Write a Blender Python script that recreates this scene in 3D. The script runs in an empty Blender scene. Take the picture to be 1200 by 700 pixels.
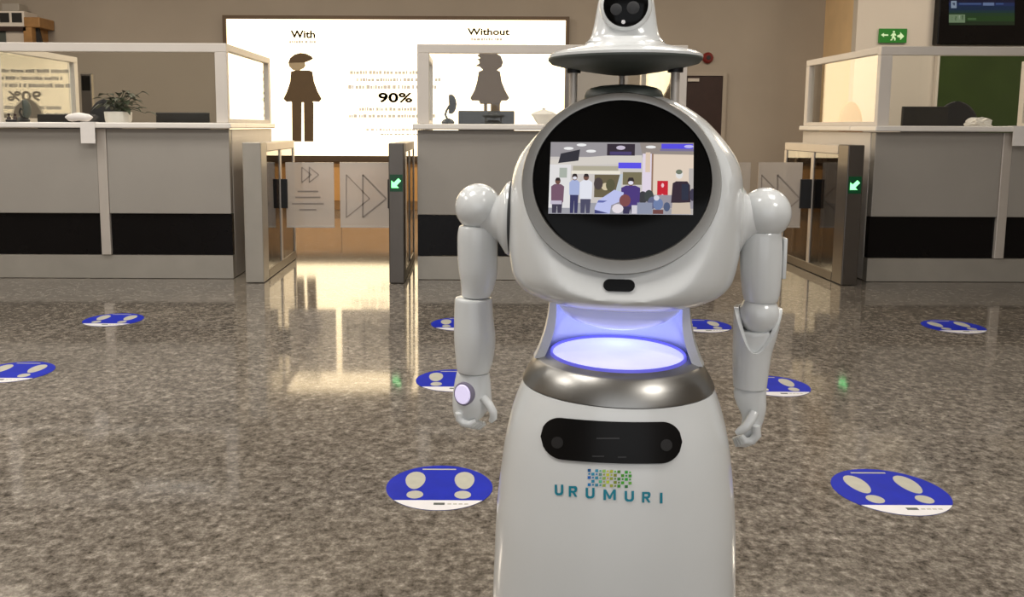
import bpy, bmesh, math, random
from mathutils import Vector, Matrix
random.seed(7)
sc = bpy.context.scene
COL = sc.collection

# ------------------------------------------------------------------ camera, world, exposure
F, PPX, PPY, H = 1000.0, 550.0, 268.0, 1.12
PITCH, ROLL = math.radians(6.85), math.radians(0.25)
CM = Matrix.Rotation(math.pi/2 - PITCH, 4, 'X') @ Matrix.Rotation(ROLL, 4, 'Z')
cd = bpy.data.cameras.new('camera'); cam = bpy.data.objects.new('camera', cd); COL.objects.link(cam)
cam.matrix_world = Matrix.Translation((0, 0, H)) @ CM
cd.sensor_fit = 'HORIZONTAL'; cd.sensor_width = 36; cd.lens = 36*F/1200
cd.shift_x = (600-PPX)/1200; cd.shift_y = (PPY-350)/1200
cd.clip_start = 0.05
sc.camera = cam
sc.view_settings.view_transform = 'Standard'; sc.view_settings.look = 'None'
sc.view_settings.gamma = 1; sc.view_settings.use_curve_mapping = False
sc.view_settings.exposure = 0.0
W = bpy.data.worlds.new('world'); sc.world = W; W.use_nodes = True
W.node_tree.nodes['Background'].inputs[0].default_value = (0.95, 0.97, 1.0, 1)
W.node_tree.nodes['Background'].inputs[1].default_value = 1.05

def area(name, loc, sx, sy, power, col, rot=(0, 0, 0)):
    l = bpy.data.lights.new(name, 'AREA'); l.shape = 'RECTANGLE'; l.size = sx; l.size_y = sy
    l.energy = power; l.color = col
    o = bpy.data.objects.new(name, l); COL.objects.link(o); o.location = loc; o.rotation_euler = rot
    return o
CEIL = 4.1
LAMPS = [(-4.2, 4.4, 58), (-1.4, 4.4, 40), (1.6, 4.4, 9), (-4.2, 1.2, 68), (-1.4, 1.2, 66), (1.6, 1.2, 40), (2.8, -1.6, 105)]  # last entry added to brighten the robot's plain arm
WARM = [(-5.2, 8.3, 75), (-2.2, 8.3, 60), (0.8, 8.3, 62), (3.6, 8.3, 60), (6.4, 8.3, 70)]  # last entry added to brighten the white wall at right
for x, y, p in LAMPS: area('hall_lamp_light', (x, y, CEIL-.075), 1.15, 1.15, p, (1, .96, .90))
for x, y, p in WARM: area('lane_lamp_light', (x, y, CEIL-.075), 1.15, .28, p, (1, .86, .68))

# ------------------------------------------------------------------ pixel helpers (1200x700 frame)
def ray(px, py): return (CM @ Vector(((px-PPX)/F, -(py-PPY)/F, -1, 0))).to_3d()
def at(px, py, Y):
    r = ray(px, py); return Vector((0, 0, H)) + r*(Y/r.y)
def ground(px, py):
    r = ray(px, py); return Vector((0, 0, H)) + r*(-H/r.z)
def zz(py, Y, px=550): return at(px, py, Y).z
def xx(px, Y, py=150): return at(px, py, Y).x

# ------------------------------------------------------------------ materials
def s2l(v):
    v /= 255.0
    return v/12.92 if v <= .04045 else ((v+.055)/1.055)**2.4
def rgb(r, g, b): return (s2l(r), s2l(g), s2l(b), 1)
def newmat(n):
    m = bpy.data.materials.new(n); m.use_nodes = True
    return m, m.node_tree, m.node_tree.nodes['Principled BSDF']
def mat(n, col, rough=.5, metal=0, emit=None, es=0, coat=0, var=.0, vs=8, bump=0, bs=200, spec=.5):
    m, t, b = newmat(n)
    b.inputs['Base Color'].default_value = col; b.inputs['Roughness'].default_value = rough
    b.inputs['Metallic'].default_value = metal; b.inputs['Coat Weight'].default_value = coat
    b.inputs['Coat Roughness'].default_value = .06; b.inputs['Specular IOR Level'].default_value = spec
    if emit: b.inputs['Emission Color'].default_value = emit; b.inputs['Emission Strength'].default_value = es
    tc = t.nodes.new('ShaderNodeTexCoord')
    if var:
        nz = t.nodes.new('ShaderNodeTexNoise'); nz.inputs['Scale'].default_value = vs; nz.inputs['Detail'].default_value = 4
        t.links.new(tc.outputs['Object'], nz.inputs['Vector'])
        r = t.nodes.new('ShaderNodeValToRGB')
        r.color_ramp.elements[0].position = .3; r.color_ramp.elements[1].position = .7
        r.color_ramp.elements[0].color = [c*(1-var) for c in col[:3]]+[1]
        r.color_ramp.elements[1].color = [min(1, c*(1+var)) for c in col[:3]]+[1]
        t.links.new(nz.outputs['Fac'], r.inputs['Fac']); t.links.new(r.outputs['Color'], b.inputs['Base Color'])
    if bump:
        nb = t.nodes.new('ShaderNodeTexNoise'); nb.inputs['Scale'].default_value = bs
        t.links.new(tc.outputs['Object'], nb.inputs['Vector'])
        bp = t.nodes.new('ShaderNodeBump'); bp.inputs['Strength'].default_value = bump; bp.inputs['Distance'].default_value = .002
        t.links.new(nb.outputs['Fac'], bp.inputs['Height']); t.links.new(bp.outputs['Normal'], b.inputs['Normal'])
    return m
def glassmat(n, tint, diff=None, dfac=0, rough=.01):
    m, t, b = newmat(n); t.nodes.remove(b)
    out = t.nodes['Material Output']; N = t.nodes.new; K = t.links.new
    geo = N('ShaderNodeNewGeometry'); ma = N('ShaderNodeMath'); ma.operation = 'MULTIPLY_ADD'
    ma.inputs[1].default_value = -.83333; ma.inputs[2].default_value = 1.5; K(geo.outputs['Backfacing'], ma.inputs[0])
    fr = N('ShaderNodeFresnel'); K(ma.outputs[0], fr.inputs['IOR'])
    tr = N('ShaderNodeBsdfTransparent'); tr.inputs[0].default_value = tint
    gl = N('ShaderNodeBsdfGlossy'); gl.inputs['Roughness'].default_value = rough; gl.inputs[0].default_value = (1, 1, 1, 1)
    base = tr
    if diff:
        d = N('ShaderNodeBsdfDiffuse'); d.inputs[0].default_value = diff
        tl = N('ShaderNodeBsdfTranslucent'); tl.inputs[0].default_value = diff
        m1 = N('ShaderNodeMixShader'); m1.inputs[0].default_value = .35; K(d.outputs[0], m1.inputs[1]); K(tl.outputs[0], m1.inputs[2])
        m2 = N('ShaderNodeMixShader'); m2.inputs[0].default_value = dfac; K(tr.outputs[0], m2.inputs[1]); K(m1.outputs[0], m2.inputs[2]); base = m2
    mx = N('ShaderNodeMixShader'); K(fr.outputs[0], mx.inputs[0]); K(base.outputs[0], mx.inputs[1]); K(gl.outputs[0], mx.inputs[2])
    K(mx.outputs[0], out.inputs['Surface'])
    return m
def vcolmat(n, emit=0, rough=.3):
    m, t, b = newmat(n); a = t.nodes.new('ShaderNodeVertexColor'); a.layer_name = 'Col'
    b.inputs['Roughness'].default_value = rough
    if emit:
        t.links.new(a.outputs[0], b.inputs['Emission Color']); b.inputs['Emission Strength'].default_value = emit
        b.inputs['Base Color'].default_value = (.01, .01, .01, 1)
    else: t.links.new(a.outputs[0], b.inputs['Base Color'])
    return m
def granite():
    m, t, b = newmat('polished_granite'); N = t.nodes.new; K = t.links.new
    tc = N('ShaderNodeTexCoord')
    n1 = N('ShaderNodeTexNoise'); n1.inputs['Scale'].default_value = 42; n1.inputs['Detail'].default_value = 6; n1.inputs['Roughness'].default_value = .72
    n2 = N('ShaderNodeTexNoise'); n2.inputs['Scale'].default_value = 1.1; n2.inputs['Detail'].default_value = 4  # broad blotches: soft dark reflections put into the granite colour
    n3 = N('ShaderNodeTexVoronoi'); n3.inputs['Scale'].default_value = 60
    for n in (n1, n2, n3): K(tc.outputs['Object'], n.inputs['Vector'])
    r = N('ShaderNodeValToRGB'); e = r.color_ramp.elements
    e[0].position = .30; e[0].color = rgb(52, 48, 43); e[1].position = .76; e[1].color = rgb(196, 188, 176)
    x = e.new(.44); x.color = rgb(103, 96, 88); x = e.new(.56); x.color = rgb(136, 128, 118)
    K(n1.outputs['Fac'], r.inputs['Fac'])
    mv = N('ShaderNodeMix'); mv.data_type = 'RGBA'; mv.blend_type = 'MULTIPLY'; mv.inputs[0].default_value = .26
    K(r.outputs['Color'], mv.inputs[6]); K(n3.outputs['Color'], mv.inputs[7])
    bw = N('ShaderNodeRGBToBW'); K(n3.outputs['Color'], bw.inputs[0]); K(bw.outputs[0], mv.inputs[7])
    ml = N('ShaderNodeMapRange'); ml.inputs['From Min'].default_value = .3; ml.inputs['From Max'].default_value = .7
    ml.inputs['To Min'].default_value = .84; ml.inputs['To Max'].default_value = 1.12; K(n2.outputs['Fac'], ml.inputs['Value'])
    m2 = N('ShaderNodeMix'); m2.data_type = 'RGBA'; m2.blend_type = 'MULTIPLY'; m2.inputs[0].default_value = 1
    K(mv.outputs[2], m2.inputs[6]); K(ml.outputs[0], m2.inputs[7]); K(m2.outputs[2], b.inputs['Base Color'])
    b.inputs['Roughness'].default_value = .07; b.inputs['IOR'].default_value = 1.58
    n4 = N('ShaderNodeTexNoise'); n4.inputs['Scale'].default_value = 26; K(tc.outputs['Object'], n4.inputs['Vector'])
    bp = N('ShaderNodeBump'); bp.inputs['Strength'].default_value = .025; bp.inputs['Distance'].default_value = .002
    K(n4.outputs['Fac'], bp.inputs['Height']); K(bp.outputs['Normal'], b.inputs['Normal'])
    return m
M = dict(
    granite=granite(),
    wall=mat('taupe_wall_paint', rgb(156, 146, 134), .75, var=.05, vs=1.2, bump=.15, bs=90),
    white_wall=mat('white_wall_paint', rgb(206, 198, 188), .7, var=.03, vs=1.5, bump=.1, bs=90),
    tan_wall=mat('tan_wall_panel', rgb(226, 196, 152), .5, var=.06, vs=3),
    ceiling=mat('ceiling_paint', rgb(190, 184, 176), .8, var=.03, vs=2),
    panel=mat('grey_laminate', rgb(158, 152, 144), .42, var=.03, vs=3),
    black=mat('black_gloss_panel', rgb(18, 16, 16), .25, var=.1, vs=5, spec=.2),
    steel=mat('brushed_steel', rgb(172, 166, 156), .4, metal=.35, var=.06, vs=5),
    steel_dark=mat('dark_steel', rgb(112, 106, 100), .35, metal=.85, var=.06, vs=5),
    alu=mat('satin_aluminium', rgb(205, 196, 186), .4, metal=.35, var=.03, vs=6),
    frame=mat('white_powder_coat', rgb(214, 206, 197), .42, var=.02, vs=6),
    worktop=mat('white_solid_surface', rgb(236, 230, 222), .3, var=.02, vs=8),
    glass=glassmat('clear_glass', (.97, .98, .97, 1)),
    frost=glassmat('frosted_gate_glass', (.9, .9, .9, 1), rgb(222, 214, 206), .62),
    smoke=glassmat('smoked_glass', (.45, .43, .41, 1)),
    print=mat('gate_print', rgb(150, 140, 132), .5, var=.03),
    white=mat('gloss_white_plastic', rgb(217, 219, 219), .22, coat=.5, var=.012, vs=5),
    silver=mat('brushed_silver_trim', rgb(164, 162, 158), .34, metal=1, var=.04, vs=10),
    gloss_black=mat('glossy_black_glass', rgb(9, 9, 9), .12, var=.05, vs=20, spec=.14),
    panel_black=mat('satin_black_lens', rgb(14, 13, 13), .34, var=.1, vs=30, spec=.2),
    rubber=mat('dark_grey_plastic', rgb(70, 76, 72), .5, var=.05, vs=12),
    dark=mat('matt_black_plastic', rgb(28, 27, 28), .5, var=.08, vs=12),
    seam=mat('dark_seam_rubber', rgb(48, 48, 50), .6, var=.05),  # plain dark grey for seams, lenses and the panel dashes
    board=mat('backlit_poster_face', rgb(235, 230, 220), .4, emit=(1, .77, .45, 1), es=3.0, var=.01),
    board_frame=mat('bronze_frame', rgb(88, 70, 52), .45, metal=.3, var=.05),
    brown=mat('brown_poster_ink', rgb(92, 72, 46), .6, var=.05, vs=10),
    tanink=mat('tan_poster_ink', rgb(176, 158, 128), .6, var=.05),
    greyink=mat('grey_poster_ink', rgb(170, 162, 150), .6, emit=(1, .88, .72, 1), es=.36, var=.03),
    blackink=mat('dark_poster_ink', rgb(70, 58, 44), .6, var=.03),
    door=mat('dark_wenge_door', rgb(52, 36, 32), .4, var=.12, vs=14),
    red=mat('red_alarm_plastic', rgb(112, 26, 22), .35, var=.05),
    green=mat('exit_sign_green', rgb(40, 110, 40), .4, emit=rgb(30, 120, 35), es=.25, var=.03),
    signwhite=mat('exit_sign_white', rgb(200, 225, 190), .4, emit=rgb(190, 225, 170), es=.35, var=.02),
    arrow=mat('green_led_arrow', rgb(60, 200, 90), .4, emit=(.25, 1, .35, 1), es=2.2, var=.02),
    arrow_glow=mat('green_led_back', rgb(10, 34, 18), .3, emit=(.0, .10, .03, 1), es=.3, var=.02),
    blue=mat('blue_vinyl', rgb(10, 34, 165), .45, var=.1, vs=12, spec=.12),
    vinyl=mat('white_vinyl', rgb(226, 224, 226), .35, var=.03, vs=20),
    footgrey=mat('light_grey_vinyl', rgb(176, 174, 160), .4, var=.06, vs=30),
    oak=mat('warm_oak_panel', rgb(212, 158, 92), .45, var=.08, vs=6),
    wood=mat('oak_wood', rgb(150, 112, 68), .5, var=.15, vs=12),
    fabric=mat('charcoal_fabric', rgb(44, 44, 47), .9, var=.12, vs=60, bump=.4, bs=300),
    tanfabric=mat('tan_leather', rgb(170, 108, 40), .5, var=.08, vs=20),
    leaf=mat('dark_green_leaf', rgb(52, 62, 44), .5, var=.25, vs=20),
    paper=mat('white_paper', rgb(232, 226, 220), .7, var=.02, vs=15, bump=.15, bs=60),
    lamp=mat('lamp_diffuser', rgb(240, 240, 235), .4, emit=(1, .95, .88, 1), es=3.0, var=.01),
    lampwarm=mat('warm_lamp_diffuser', rgb(240, 230, 210), .4, emit=(1, .84, .64, 1), es=3.0, var=.01),
    glow=mat('lit_opal_disc', rgb(230, 228, 245), .9, spec=0, emit=(.80, .80, 1, 1), es=.5, var=.01),
    blueled=mat('blue_led_ring', rgb(90, 90, 210), .3, emit=(.13, .12, .62, 1), es=.6, var=.01),
    lens=mat('pale_blue_lens', rgb(205, 212, 255), .2, emit=(.45, .48, 1, 1), es=.22, coat=.4, var=.01),
    lilac=mat('lit_lilac_button', rgb(222, 212, 246), .35, emit=(.80, .74, 1, 1), es=.42, var=.01),
    greyrim=mat('grey_rim_plastic', rgb(126, 120, 140), .4, var=.03),
    teal=mat('teal_lettering', rgb(16, 128, 150), .4, var=.04, vs=40),
    vcol=vcolmat('printed_colour_tiles', 0, .4),
    screen=vcolmat('lit_screen_picture', .95, .15),
    greenpanel=mat('dark_green_panel', rgb(34, 46, 16), .35, emit=(.022, .040, .006, 1), es=.4, var=.35, vs=2.2),
)

# ------------------------------------------------------------------ mesh builder
def root(o):
    while o.parent: o = o.parent
    return o
class MB:
    def __init__(s): s.v = []; s.f = []; s.c = []
    def add(s, vs, fs, col=None):
        n = len(s.v); s.v += [Vector(v) for v in vs]; s.f += [tuple(i+n for i in f) for f in fs]
        if col is not None: s.c += [col]*len(fs)
        return s
    def box(s, a, b, bev=0):
        x0, y0, z0 = [min(p, q) for p, q in zip(a, b)]; x1, y1, z1 = [max(p, q) for p, q in zip(a, b)]
        if bev <= 0 or bev*2 >= min(x1-x0, y1-y0, z1-z0):
            return s.add([(x0,y0,z0),(x1,y0,z0),(x1,y1,z0),(x0,y1,z0),(x0,y0,z1),(x1,y0,z1),(x1,y1,z1),(x0,y1,z1)],
                         [(0,3,2,1),(4,5,6,7),(0,1,5,4),(1,2,6,5),(2,3,7,6),(3,0,4,7)])
        bm = bmesh.new(); bmesh.ops.create_cube(bm, size=1)
        for v in bm.verts: v.co = Vector(((x0+x1)/2+v.co.x*(x1-x0), (y0+y1)/2+v.co.y*(y1-y0), (z0+z1)/2+v.co.z*(z1-z0)))
        bmesh.ops.bevel(bm, geom=bm.edges[:], offset=bev, segments=2, affect='EDGES', profile=.5)
        bm.verts.index_update()
        s.add([v.co.copy() for v in bm.verts], [tuple(v.index for v in f.verts) for f in bm.faces]); bm.free(); return s
    def rings(s, R, closed=True, caps=True):
        n = len(R[0]); vs = [p for r in R for p in r]; fs = []
        for i in range(len(R)-1):
            for j in range(n if closed else n-1):
                k = (j+1) % n; fs.append((i*n+j, i*n+k, (i+1)*n+k, (i+1)*n+j))
        if caps and closed:
            fs.append(tuple(range(n))[::-1]); fs.append(tuple((len(R)-1)*n+j for j in range(n)))
        return s.add(vs, fs)
    def tube(s, pts, rad, n=12):
        pts = [Vector(p) for p in pts]; rr = rad if isinstance(rad, (list, tuple)) else [rad]*len(pts); R = []
        up = None
        for i, p in enumerate(pts):
            d = (pts[min(i+1, len(pts)-1)]-pts[max(i-1, 0)]).normalized()
            if up is None: up = Vector((0, 1, 0)) if abs(d.y) < .9 else Vector((1, 0, 0))
            a = d.cross(up).normalized(); b = a.cross(d).normalized() ; up = b
            R.append([p + a*math.cos(t)*rr[i] + b*math.sin(t)*rr[i] for t in [2*math.pi*k/n for k in range(n)]])
        return s.rings(R)
    def lathe(s, prof, c=(0, 0, 0), n=40, ry=1, caps=True):
        return s.rings([[Vector((c[0]+r*math.cos(2*math.pi*k/n), c[1]+ry*r*math.sin(2*math.pi*k/n), c[2]+z)) for k in range(n)] for r, z in prof], caps=caps)
    def sphere(s, c, r, n=24, m=14, sc=(1, 1, 1), zlo=-1, zhi=1):
        R = []
        for i in range(m+1):
            a = math.asin(zlo)+(math.asin(zhi)-math.asin(zlo))*i/m; rr = max(math.cos(a), .002)
            R.append([Vector((c[0]+r*sc[0]*rr*math.cos(2*math.pi*k/n), c[1]+r*sc[1]*rr*math.sin(2*math.pi*k/n), c[2]+r*sc[2]*math.sin(a))) for k in range(n)])
        return s.rings(R)
    def prism(s, poly, a, b):
        """poly: 3D points of one face, extruded from +a to +b vectors"""
        n = len(poly); A = [Vector(p)+Vector(a) for p in poly]; B = [Vector(p)+Vector(b) for p in poly]
        return s.add(A+B, [tuple(range(n))[::-1], tuple(range(n, 2*n))]+[(i, (i+1) % n, n+(i+1) % n, n+i) for i in range(n)])
    def build(s, name, m, parent=None, smooth=False, local=False, angle=40):
        me = bpy.data.meshes.new(name)
        if parent is not None: off = Vector((0, 0, 0)) if local else root(parent).location.copy()
        else:
            lo = [min(v[i] for v in s.v) for i in range(3)]; hi = [max(v[i] for v in s.v) for i in range(3)]
            off = Vector(((lo[0]+hi[0])/2, (lo[1]+hi[1])/2, lo[2]))
        me.from_pydata([tuple(v-off) for v in s.v], [], s.f)
        me.materials.append(M[m] if isinstance(m, str) else m)
        bm = bmesh.new(); bm.from_mesh(me)
        if not s.c: bmesh.ops.recalc_face_normals(bm, faces=bm.faces[:])
        if smooth:
            for f in bm.faces: f.smooth = True
            for e in bm.edges:
                if len(e.link_faces) == 2 and e.calc_face_angle(0) > math.radians(angle): e.smooth = False
        bm.to_mesh(me); bm.free()
        if s.c:
            a = me.color_attributes.new('Col', 'FLOAT_COLOR', 'CORNER')
            for p in me.polygons:
                for li in p.loop_indices: a.data[li].color = s.c[p.index]
        o = bpy.data.objects.new(name, me); COL.objects.link(o)
        if parent is not None: o.parent = parent
        else: o.location = off
        return o
def tag(o, label=None, cat=None, group=None, kind=None):
    for k, v in (('label', label), ('category', cat), ('group', group), ('kind', kind)):
        if v: o[k] = v
    return o
def thing(name, label, cat, loc, group=None):
    o = bpy.data.objects.new(name, None); COL.objects.link(o); o.location = loc; o.empty_display_size = .1
    return tag(o, label, cat, group)
def struct(name, mb, m, parent=None, **k):
    o = mb.build(name, m, parent, **k)
    if parent is None: o['kind'] = 'structure'
    return o
def text_mesh(body, bold=0.0):
    """flat glyph outlines as (verts2d, faces), width/height normalised later"""
    cu = bpy.data.curves.new('glyphs', 'FONT'); cu.body = body; cu.offset = bold; cu.resolution_u = 3
    o = bpy.data.objects.new('glyphs', cu); COL.objects.link(o)
    dg = bpy.context.evaluated_depsgraph_get(); ev = o.evaluated_get(dg); me = ev.to_mesh()
    vs = [(v.co.x, v.co.y) for v in me.vertices]; fs = [tuple(p.vertices) for p in me.polygons]
    ev.to_mesh_clear(); bpy.data.objects.remove(o); bpy.data.curves.remove(cu)
    return vs, fs
def text_on(body, x0, x1, z0, z1, y, bold=0.0):
    """text filling a rectangle of a wall facing -Y"""
    vs, fs = text_mesh(body, bold); mx = [v[0] for v in vs]; mz = [v[1] for v in vs]
    a, b, c, d = min(mx), max(mx), min(mz), max(mz)
    mb = MB(); k = (z1-z0)*.035        # the same outline a few times side by side: a bolder face
    for dx, dz in ((0, 0), (-k, 0), (k, 0), (0, k), (0, -k)):
        mb.add([(x0+(v[0]-a)/(b-a)*(x1-x0)+dx, y, z0+(v[1]-c)/(d-c)*(z1-z0)+dz) for v in vs], fs)
    return mb

# ------------------------------------------------------------------ the room
YW, YR, YC = 11.4, 10.55, 6.15        # far wall, nearer white wall, counter fronts
XR = xx(960, YW)
struct('floor', MB().box((-8.2, -5, -.06), (9.2, YW+.2, 0)), 'granite')
struct('ceiling', MB().box((-8.2, -5, CEIL), (9.2, YW+.2, CEIL+.1)), 'ceiling')
struct('wall_back', MB().box((-8.2, YW, 0), (XR+.3, YW+.2, CEIL)), 'wall')
struct('wall_left', MB().box((-8.2, -5, 0), (-8.0, YW, CEIL)), 'wall')
struct('wall_right', MB().box((9.0, -5, 0), (9.2, YR, CEIL)), 'wall')
struct('added_wall_front', MB().box((-8.2, -5.2, 0), (-3.6, -5, CEIL)), 'wall')  # added behind the camera; narrows the bright opening mirrored in the robot's band
struct('added_wall_front_right', MB().box((3.2, -5.2, 0), (9.2, -5, CEIL)), 'wall')  # second added piece, keeps the edges of those reflections dark
struct('wall_return', MB().box((XR, YR+.02, 0), (XR+.1, YW, CEIL)), 'tan_wall')
struct('wall_back_right', MB().box((XR, YR-.1, 0), (9.2, YR+.02, CEIL)), 'white_wall')
# door in the far wall
dx0, dx1, dz = xx(776, YW), xx(844, YW), zz(89, YW, 820)
dr = struct('door_1', MB().box((dx0, YW-.035, .005), (dx1, YW-.002, dz), .004), 'door')
MB().box((dx0+.02, YW-.05, 1.0), (dx0+.12, YW-.035, 1.03)).build('door_handle', 'steel', dr)
MB().box((xx(803, YW), YW-.06, dz-.075), (xx(816, YW), YW-.035, dz-.035)).build('door_closer', 'alu', dr)
tb = MB().box((dx1, YW-.05, 0), (dx1+.05, YW-.001, dz+.05)).box((dx0-.05, YW-.05, 0), (dx0, YW-.001, dz+.05)).box((dx0, YW-.05, dz), (dx1, YW-.001, dz+.05))
struct('trim_1', tb, 'wall')

# lamps on the unseen ceiling; last of each list added for brightness
def ceiling_lamp(x, y, m, label, group, hy=.17):
    t = thing('ceiling_light', label, 'ceiling light', (x, y, CEIL-.06), group)
    MB().box((x-.62, y-hy, CEIL-.06), (x+.62, y+hy, CEIL-.001), .01).build('housing', 'frame', t)
    MB().box((x-.58, y-hy+.03, CEIL-.066), (x+.58, y+hy-.03, CEIL-.0601)).build('diffuser', m, t)
for x, y, p in LAMPS: ceiling_lamp(x, y, 'lamp', 'unseen white square ceiling light above the open granite floor', 'ceiling lights over the hall floor', .62)
for x, y, p in WARM: ceiling_lamp(x, y, 'lampwarm', 'unseen warm rectangular ceiling light between counters and far wall', 'warm ceiling lights behind the counters')

# ------------------------------------------------------------------ backlit poster on the far wall
bx0, bx1, bz0, bz1 = xx(271, YW), xx(660, YW), zz(183, YW), zz(24, YW, 465)
bb = thing('backlit_billboard', 'large glowing billboard with brown figures and 90% on far wall', 'billboard', ((bx0+bx1)/2, YW-.1, bz0-.04))
fw = .045
for a, b in (((bx0-fw, bz0-fw-.03), (bx1+fw, bz0)), ((bx0-fw, bz1), (bx1+fw, bz1+fw)), ((bx0-fw, bz0), (bx0, bz1)), ((bx1, bz0), (bx1+fw, bz1))):
    MB().box((a[0], YW-.11, a[1]), (b[0], YW-.001, b[1])).build('frame_bar', 'board_frame', bb)
MB().box((bx0, YW-.08, bz0), (bx1, YW-.001, bz1)).build('lit_face', 'board', bb)
zw = bz0-.108
tp_ = thing('wood_wall_panel', 'orange oak panelling on the far wall below the billboard', 'wall panel', ((bx0+bx1)/2, YW-.03, 0))
for k in range(6):
    w_ = (bx1-bx0+.1)/6; x_ = bx0-.05+k*w_
    MB().box((x_+.003, YW-.04, .12), (x_+w_-.003, YW-.001, zw), .003).build('panel_board', 'oak', tp_)
MB().box((bx0-.05, YW-.05, .002), (bx1+.05, YW-.001, .117)).build('plinth', 'wood', tp_)
MB().box((bx0-.05, YW-.055, zw+.002), (bx1+.05, YW-.001, zw+.03)).build('top_cap', 'wood', tp_)
YP = YW-.083
def pxpoly(pts, Y, dep=.002): return MB().prism([at(x, y, Y) for x, y in pts], (0, 0, 0), (0, dep, 0))
def T(px0, px1, py0, py1, body, m, parent, name, bold=0, Y=YP):
    a = at(px0, py1, Y); b = at(px1, py0, Y)
    return text_on(body, a.x, b.x, a.z, b.z, Y, bold).build(name, m, parent)
def ell(cx, cy, rx, ry, n=20, a0=0, a1=360):
    return [(cx+rx*math.cos(math.radians(a0+(a1-a0)*k/(n if a1-a0 == 360 else n-1))), cy+ry*math.sin(math.radians(a0+(a1-a0)*k/(n if a1-a0 == 360 else n-1)))) for k in range(n)]
# masked figure: cap, mask, cloak, two legs
pxpoly([(338, 73), (340, 68), (345, 64), (352, 62), (359, 63), (365, 66), (367, 69), (363, 71), (358, 73), (338, 74)], YP).build('figure_hair', 'brown', bb)
pxpoly([(338, 74), (357, 72.5), (358, 77), (356, 80), (350, 83), (343, 82), (339, 78)], YP).build('figure_mask', 'tanink', bb)
pxpoly([(341, 84), (346, 82.5), (362, 82.5), (366, 84), (368, 96), (372, 107), (377, 116), (374, 119.5), (367, 119), (366, 120), (342, 120), (341, 119), (336, 119.5), (332, 116), (336, 108), (340, 96)], YP).build('figure_coat', 'brown', bb)
for a, b in ((342, 353.5), (356, 367.5)): pxpoly([(a, 120), (b, 120), (b-.2, 166), (a+.5, 166)], YP).build('figure_leg', 'brown', bb)
# bare-faced figure seen through the middle booth
pxpoly([(558, 70), (563, 68), (559, 65), (564, 61.5), (572, 60), (580, 61.5), (587, 66), (589.5, 73), (588, 78), (583, 82), (566, 82), (562, 78), (557, 77.5), (562, 74), (561, 70.5)], YP).build('figure_hair', 'brown', bb)
pxpoly([(561, 84), (566, 82), (582, 82), (586, 84), (588, 96), (592, 106), (597, 115), (594, 118), (588, 118), (586, 122), (563, 122), (561, 118), (553, 118), (551, 115), (556, 106), (559, 96)], YP).build('figure_coat', 'brown', bb)
for a, b in ((567, 571), (575, 586)): pxpoly([(a, 121), (b, 121), (b, 160), (a, 160)], YP).build('figure_leg', 'brown', bb)
T(341, 369, 36, 44.5, 'With', 'blackink', bb, 'lettering', .012)
T(548, 597, 33.5, 41, 'Without', 'blackink', bb, 'lettering', .012)
T(443.5, 483, 109, 120, '90%', 'blackink', bb, 'lettering', .014)
def wordline(x0, x1, y, h, seed, m='greyink'):
    r = random.Random(seed); mb = MB(); x = x0
    while x < x1-2:
        w = r.uniform(1.5, 4.2)
        a = at(x, y+h/2, YP); b = at(min(x+w, x1), y-h/2*(r.random()*.5+.6), YP)
        mb.box((a.x, YP, a.z), (b.x, YP+.002, b.z)); x += w+(.6 if r.random() < .72 else 2.2)
    mb.build('small_print', m, bb)['kind'] = 'stuff'
for i, (a, b, y, h) in enumerate(((410, 500, 85, 4), (418, 520, 93.5, 4), (408, 512, 102, 4.4), (421, 505, 128, 4), (409, 510, 136, 4), (429, 500, 152, 2.2), (446, 490, 157.5, 2.2), (339, 370, 49, 3.4), (552, 592, 46, 3.4))):
    wordline(a, b, y, h, i)

# red sounder and equipment shelf on the far wall
p = at(829, 68, YW)
t = thing('fire_alarm_sounder', 'round red fire alarm on taupe wall above the dark door', 'alarm', (p.x, YW-.05, p.z))
def disc_y(c, r, y0, y1, n=24, r2=None):
    r2 = r if r2 is None else r2
    return MB().rings([[Vector((c[0]+q*math.cos(2*math.pi*k/n), yy, c[1]+q*math.sin(2*math.pi*k/n))) for k in range(n)] for q, yy in ((r, y1), (r, (y0+y1)/2), (r2, y0))])
disc_y((p.x, p.z), .072, YW-.05, YW-.001, r2=.05).build('base', 'red', t)
disc_y((p.x, p.z), .028, YW-.062, YW-.05).build('lens', 'dark', t)
Yq = YW-.42
def pb(px0, py0, px1, py1, y0, y1, bev=0):
    a = at(px0, py1, y0); b = at(px1, py0, y0); return MB().box((a.x, y0, a.z), (b.x, y1, b.z), bev)
q = at(10, 56, Yq)
t = thing('wall_equipment_shelf', 'wooden wall shelf with white twin box and grey unit above booth', 'shelf', (q.x, YW-.2, q.z))
pb(-30, 31, 30, 36, Yq, YW-.002).build('shelf_board', 'door', t)
pb(29, 32, 37, 66, Yq, YW-.002).build('side_board', 'wood', t)
pb(28, 20, 46, 32, Yq+.02, YW-.01, .01).build('wooden_block', 'wood', t)
pxpoly([(39, 31), (44, 31), (50, 56), (44, 56)], Yq+.1, .05).build('bracket', 'dark', t)
o = pb(-28, 13, 28, 31, Yq+.03, YW-.05).build('twin_box', 'frame', t)
pb(-26, 15, -14, 26, Yq+.02, Yq+.0299).build('opening', 'dark', o); pb(0, 15, 10, 26, Yq+.02, Yq+.0299).build('opening', 'dark', o); pb(14, 15, 25, 26, Yq+.02, Yq+.0299).build('opening', 'dark', o)
pb(8, 36.5, 28.5, 64, Yq+.04, YW-.02, .01).build('white_unit', 'alu', t)
pb(-30, 36.5, 7, 64, Yq+.04, YW-.02, .01).build('grey_unit', 'rubber', t)
pb(2, 4, 22, 13, Yq+.1, YW-.1, .01).build('top_unit', 'panel', t)

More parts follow.
